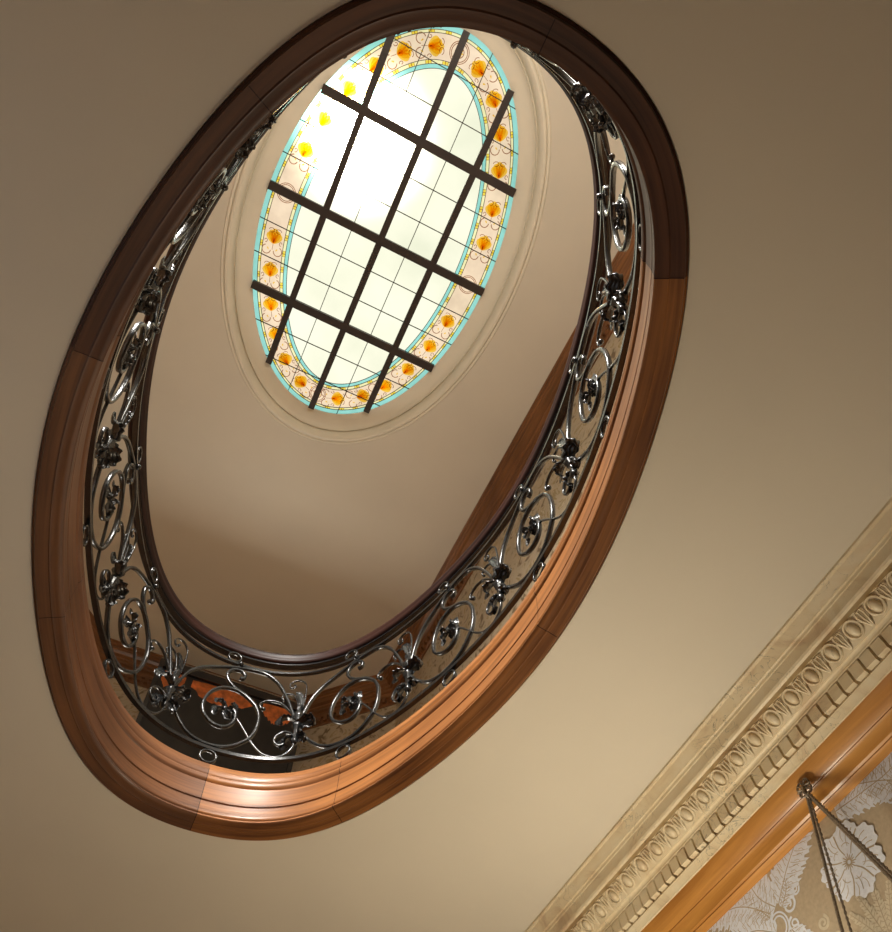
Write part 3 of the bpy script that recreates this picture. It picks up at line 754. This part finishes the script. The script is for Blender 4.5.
# ------------------------------------------------------------------ light
w = bpy.data.worlds.new('World'); sc.world = w; w.use_nodes = True
bg = w.node_tree.nodes['Background']; bg.inputs[0].default_value = (.93, .97, 1., 1); bg.inputs[1].default_value = .82
def sun_dir():
    f, cx, cy = 836.97, 456.57, 595.4
    R = np.array([[-0.89631457, 0.44172517, -0.03871777], [-0.35096112, -0.76008006, -0.54690455], [-0.27101011, -0.47661008, 0.8362992]])
    q = R.T@np.array([(355-cx)/f, (150-cy)/f, 1]); return q/np.linalg.norm(q), R
sd, R = sun_dir()
from mathutils import Matrix, Vector
sl = bpy.data.lights.new('sun', 'SUN'); sl.energy = 2.2; sl.angle = math.radians(1.5); sl.color = (1, .95, .85)
so = bpy.data.objects.new('sun', sl); COL.objects.link(so); so.rotation_euler = Vector(tuple(sd)).to_track_quat('Z', 'Y').to_euler()
def area(name, loc, tgt, sx_, sy_, e, col, spread=180):
    l = bpy.data.lights.new(name, 'AREA'); l.shape = 'RECTANGLE'; l.size = sx_; l.size_y = sy_; l.energy = e; l.color = col; l.spread = math.radians(spread)
    o = bpy.data.objects.new(name, l); COL.objects.link(o); o.location = (loc[0], loc[1], loc[2]+Z0)
    d = Vector((tgt[0]-loc[0], tgt[1]-loc[1], tgt[2]-loc[2])); o.rotation_euler = (-d).to_track_quat('Z', 'Y').to_euler(); return o
def point(name, loc, r, e, col):
    l = bpy.data.lights.new(name, 'POINT'); l.shadow_soft_size = r; l.energy = e; l.color = col
    o = bpy.data.objects.new(name, l); COL.objects.link(o); o.location = (loc[0], loc[1], loc[2]+Z0); return o
area('hall_window_light', (2.1, -1.6, .7), (-1.5, -2.2, 2.0), 1.6, 1.3, 9, (.90, .92, 1.))
point('hall_lamp', (-1.72, -1.95, .78), .2, 58, (1., .90, .70))
area('landing_glow', (-.28, -8.6, 2.95), (-.28, -4.5, 6.2), 3.0, .6, 135, (1., .95, .84))
area('fascia_fill_light', (1.5, .9, 5.7), (-.9, -1.9, 2.7), 1.4, 1.4, 245, (1., .96, .9), 80)  # added unseen fill light, aimed to brighten the inner fascia of the oval trim
point('landing_fill_light', (-.1, 1.2, 4.3), .3, 165, (1., .95, .84))  # added unseen point light, lifts the ambient level on the landing


# ------------------------------------------------------------------ camera
cam = bpy.data.cameras.new('camera'); co = bpy.data.objects.new('camera', cam); COL.objects.link(co)
M = Matrix(((R[0][0], -R[1][0], -R[2][0], 0), (R[0][1], -R[1][1], -R[2][1], 0), (R[0][2], -R[1][2], -R[2][2], Z0), (0, 0, 0, 1)))
co.matrix_world = M
cam.sensor_fit = 'HORIZONTAL'; cam.sensor_width = 36; cam.lens = 836.97/892*36
cam.shift_x = (446-456.57)/892; cam.shift_y = (595.4-466)/892
cam.clip_start = .02
sc.camera = co
sc.view_settings.view_transform = 'Standard'; sc.view_settings.look = 'None'; sc.view_settings.gamma = 1; sc.view_settings.use_curve_mapping = False
sc.view_settings.exposure = 0.
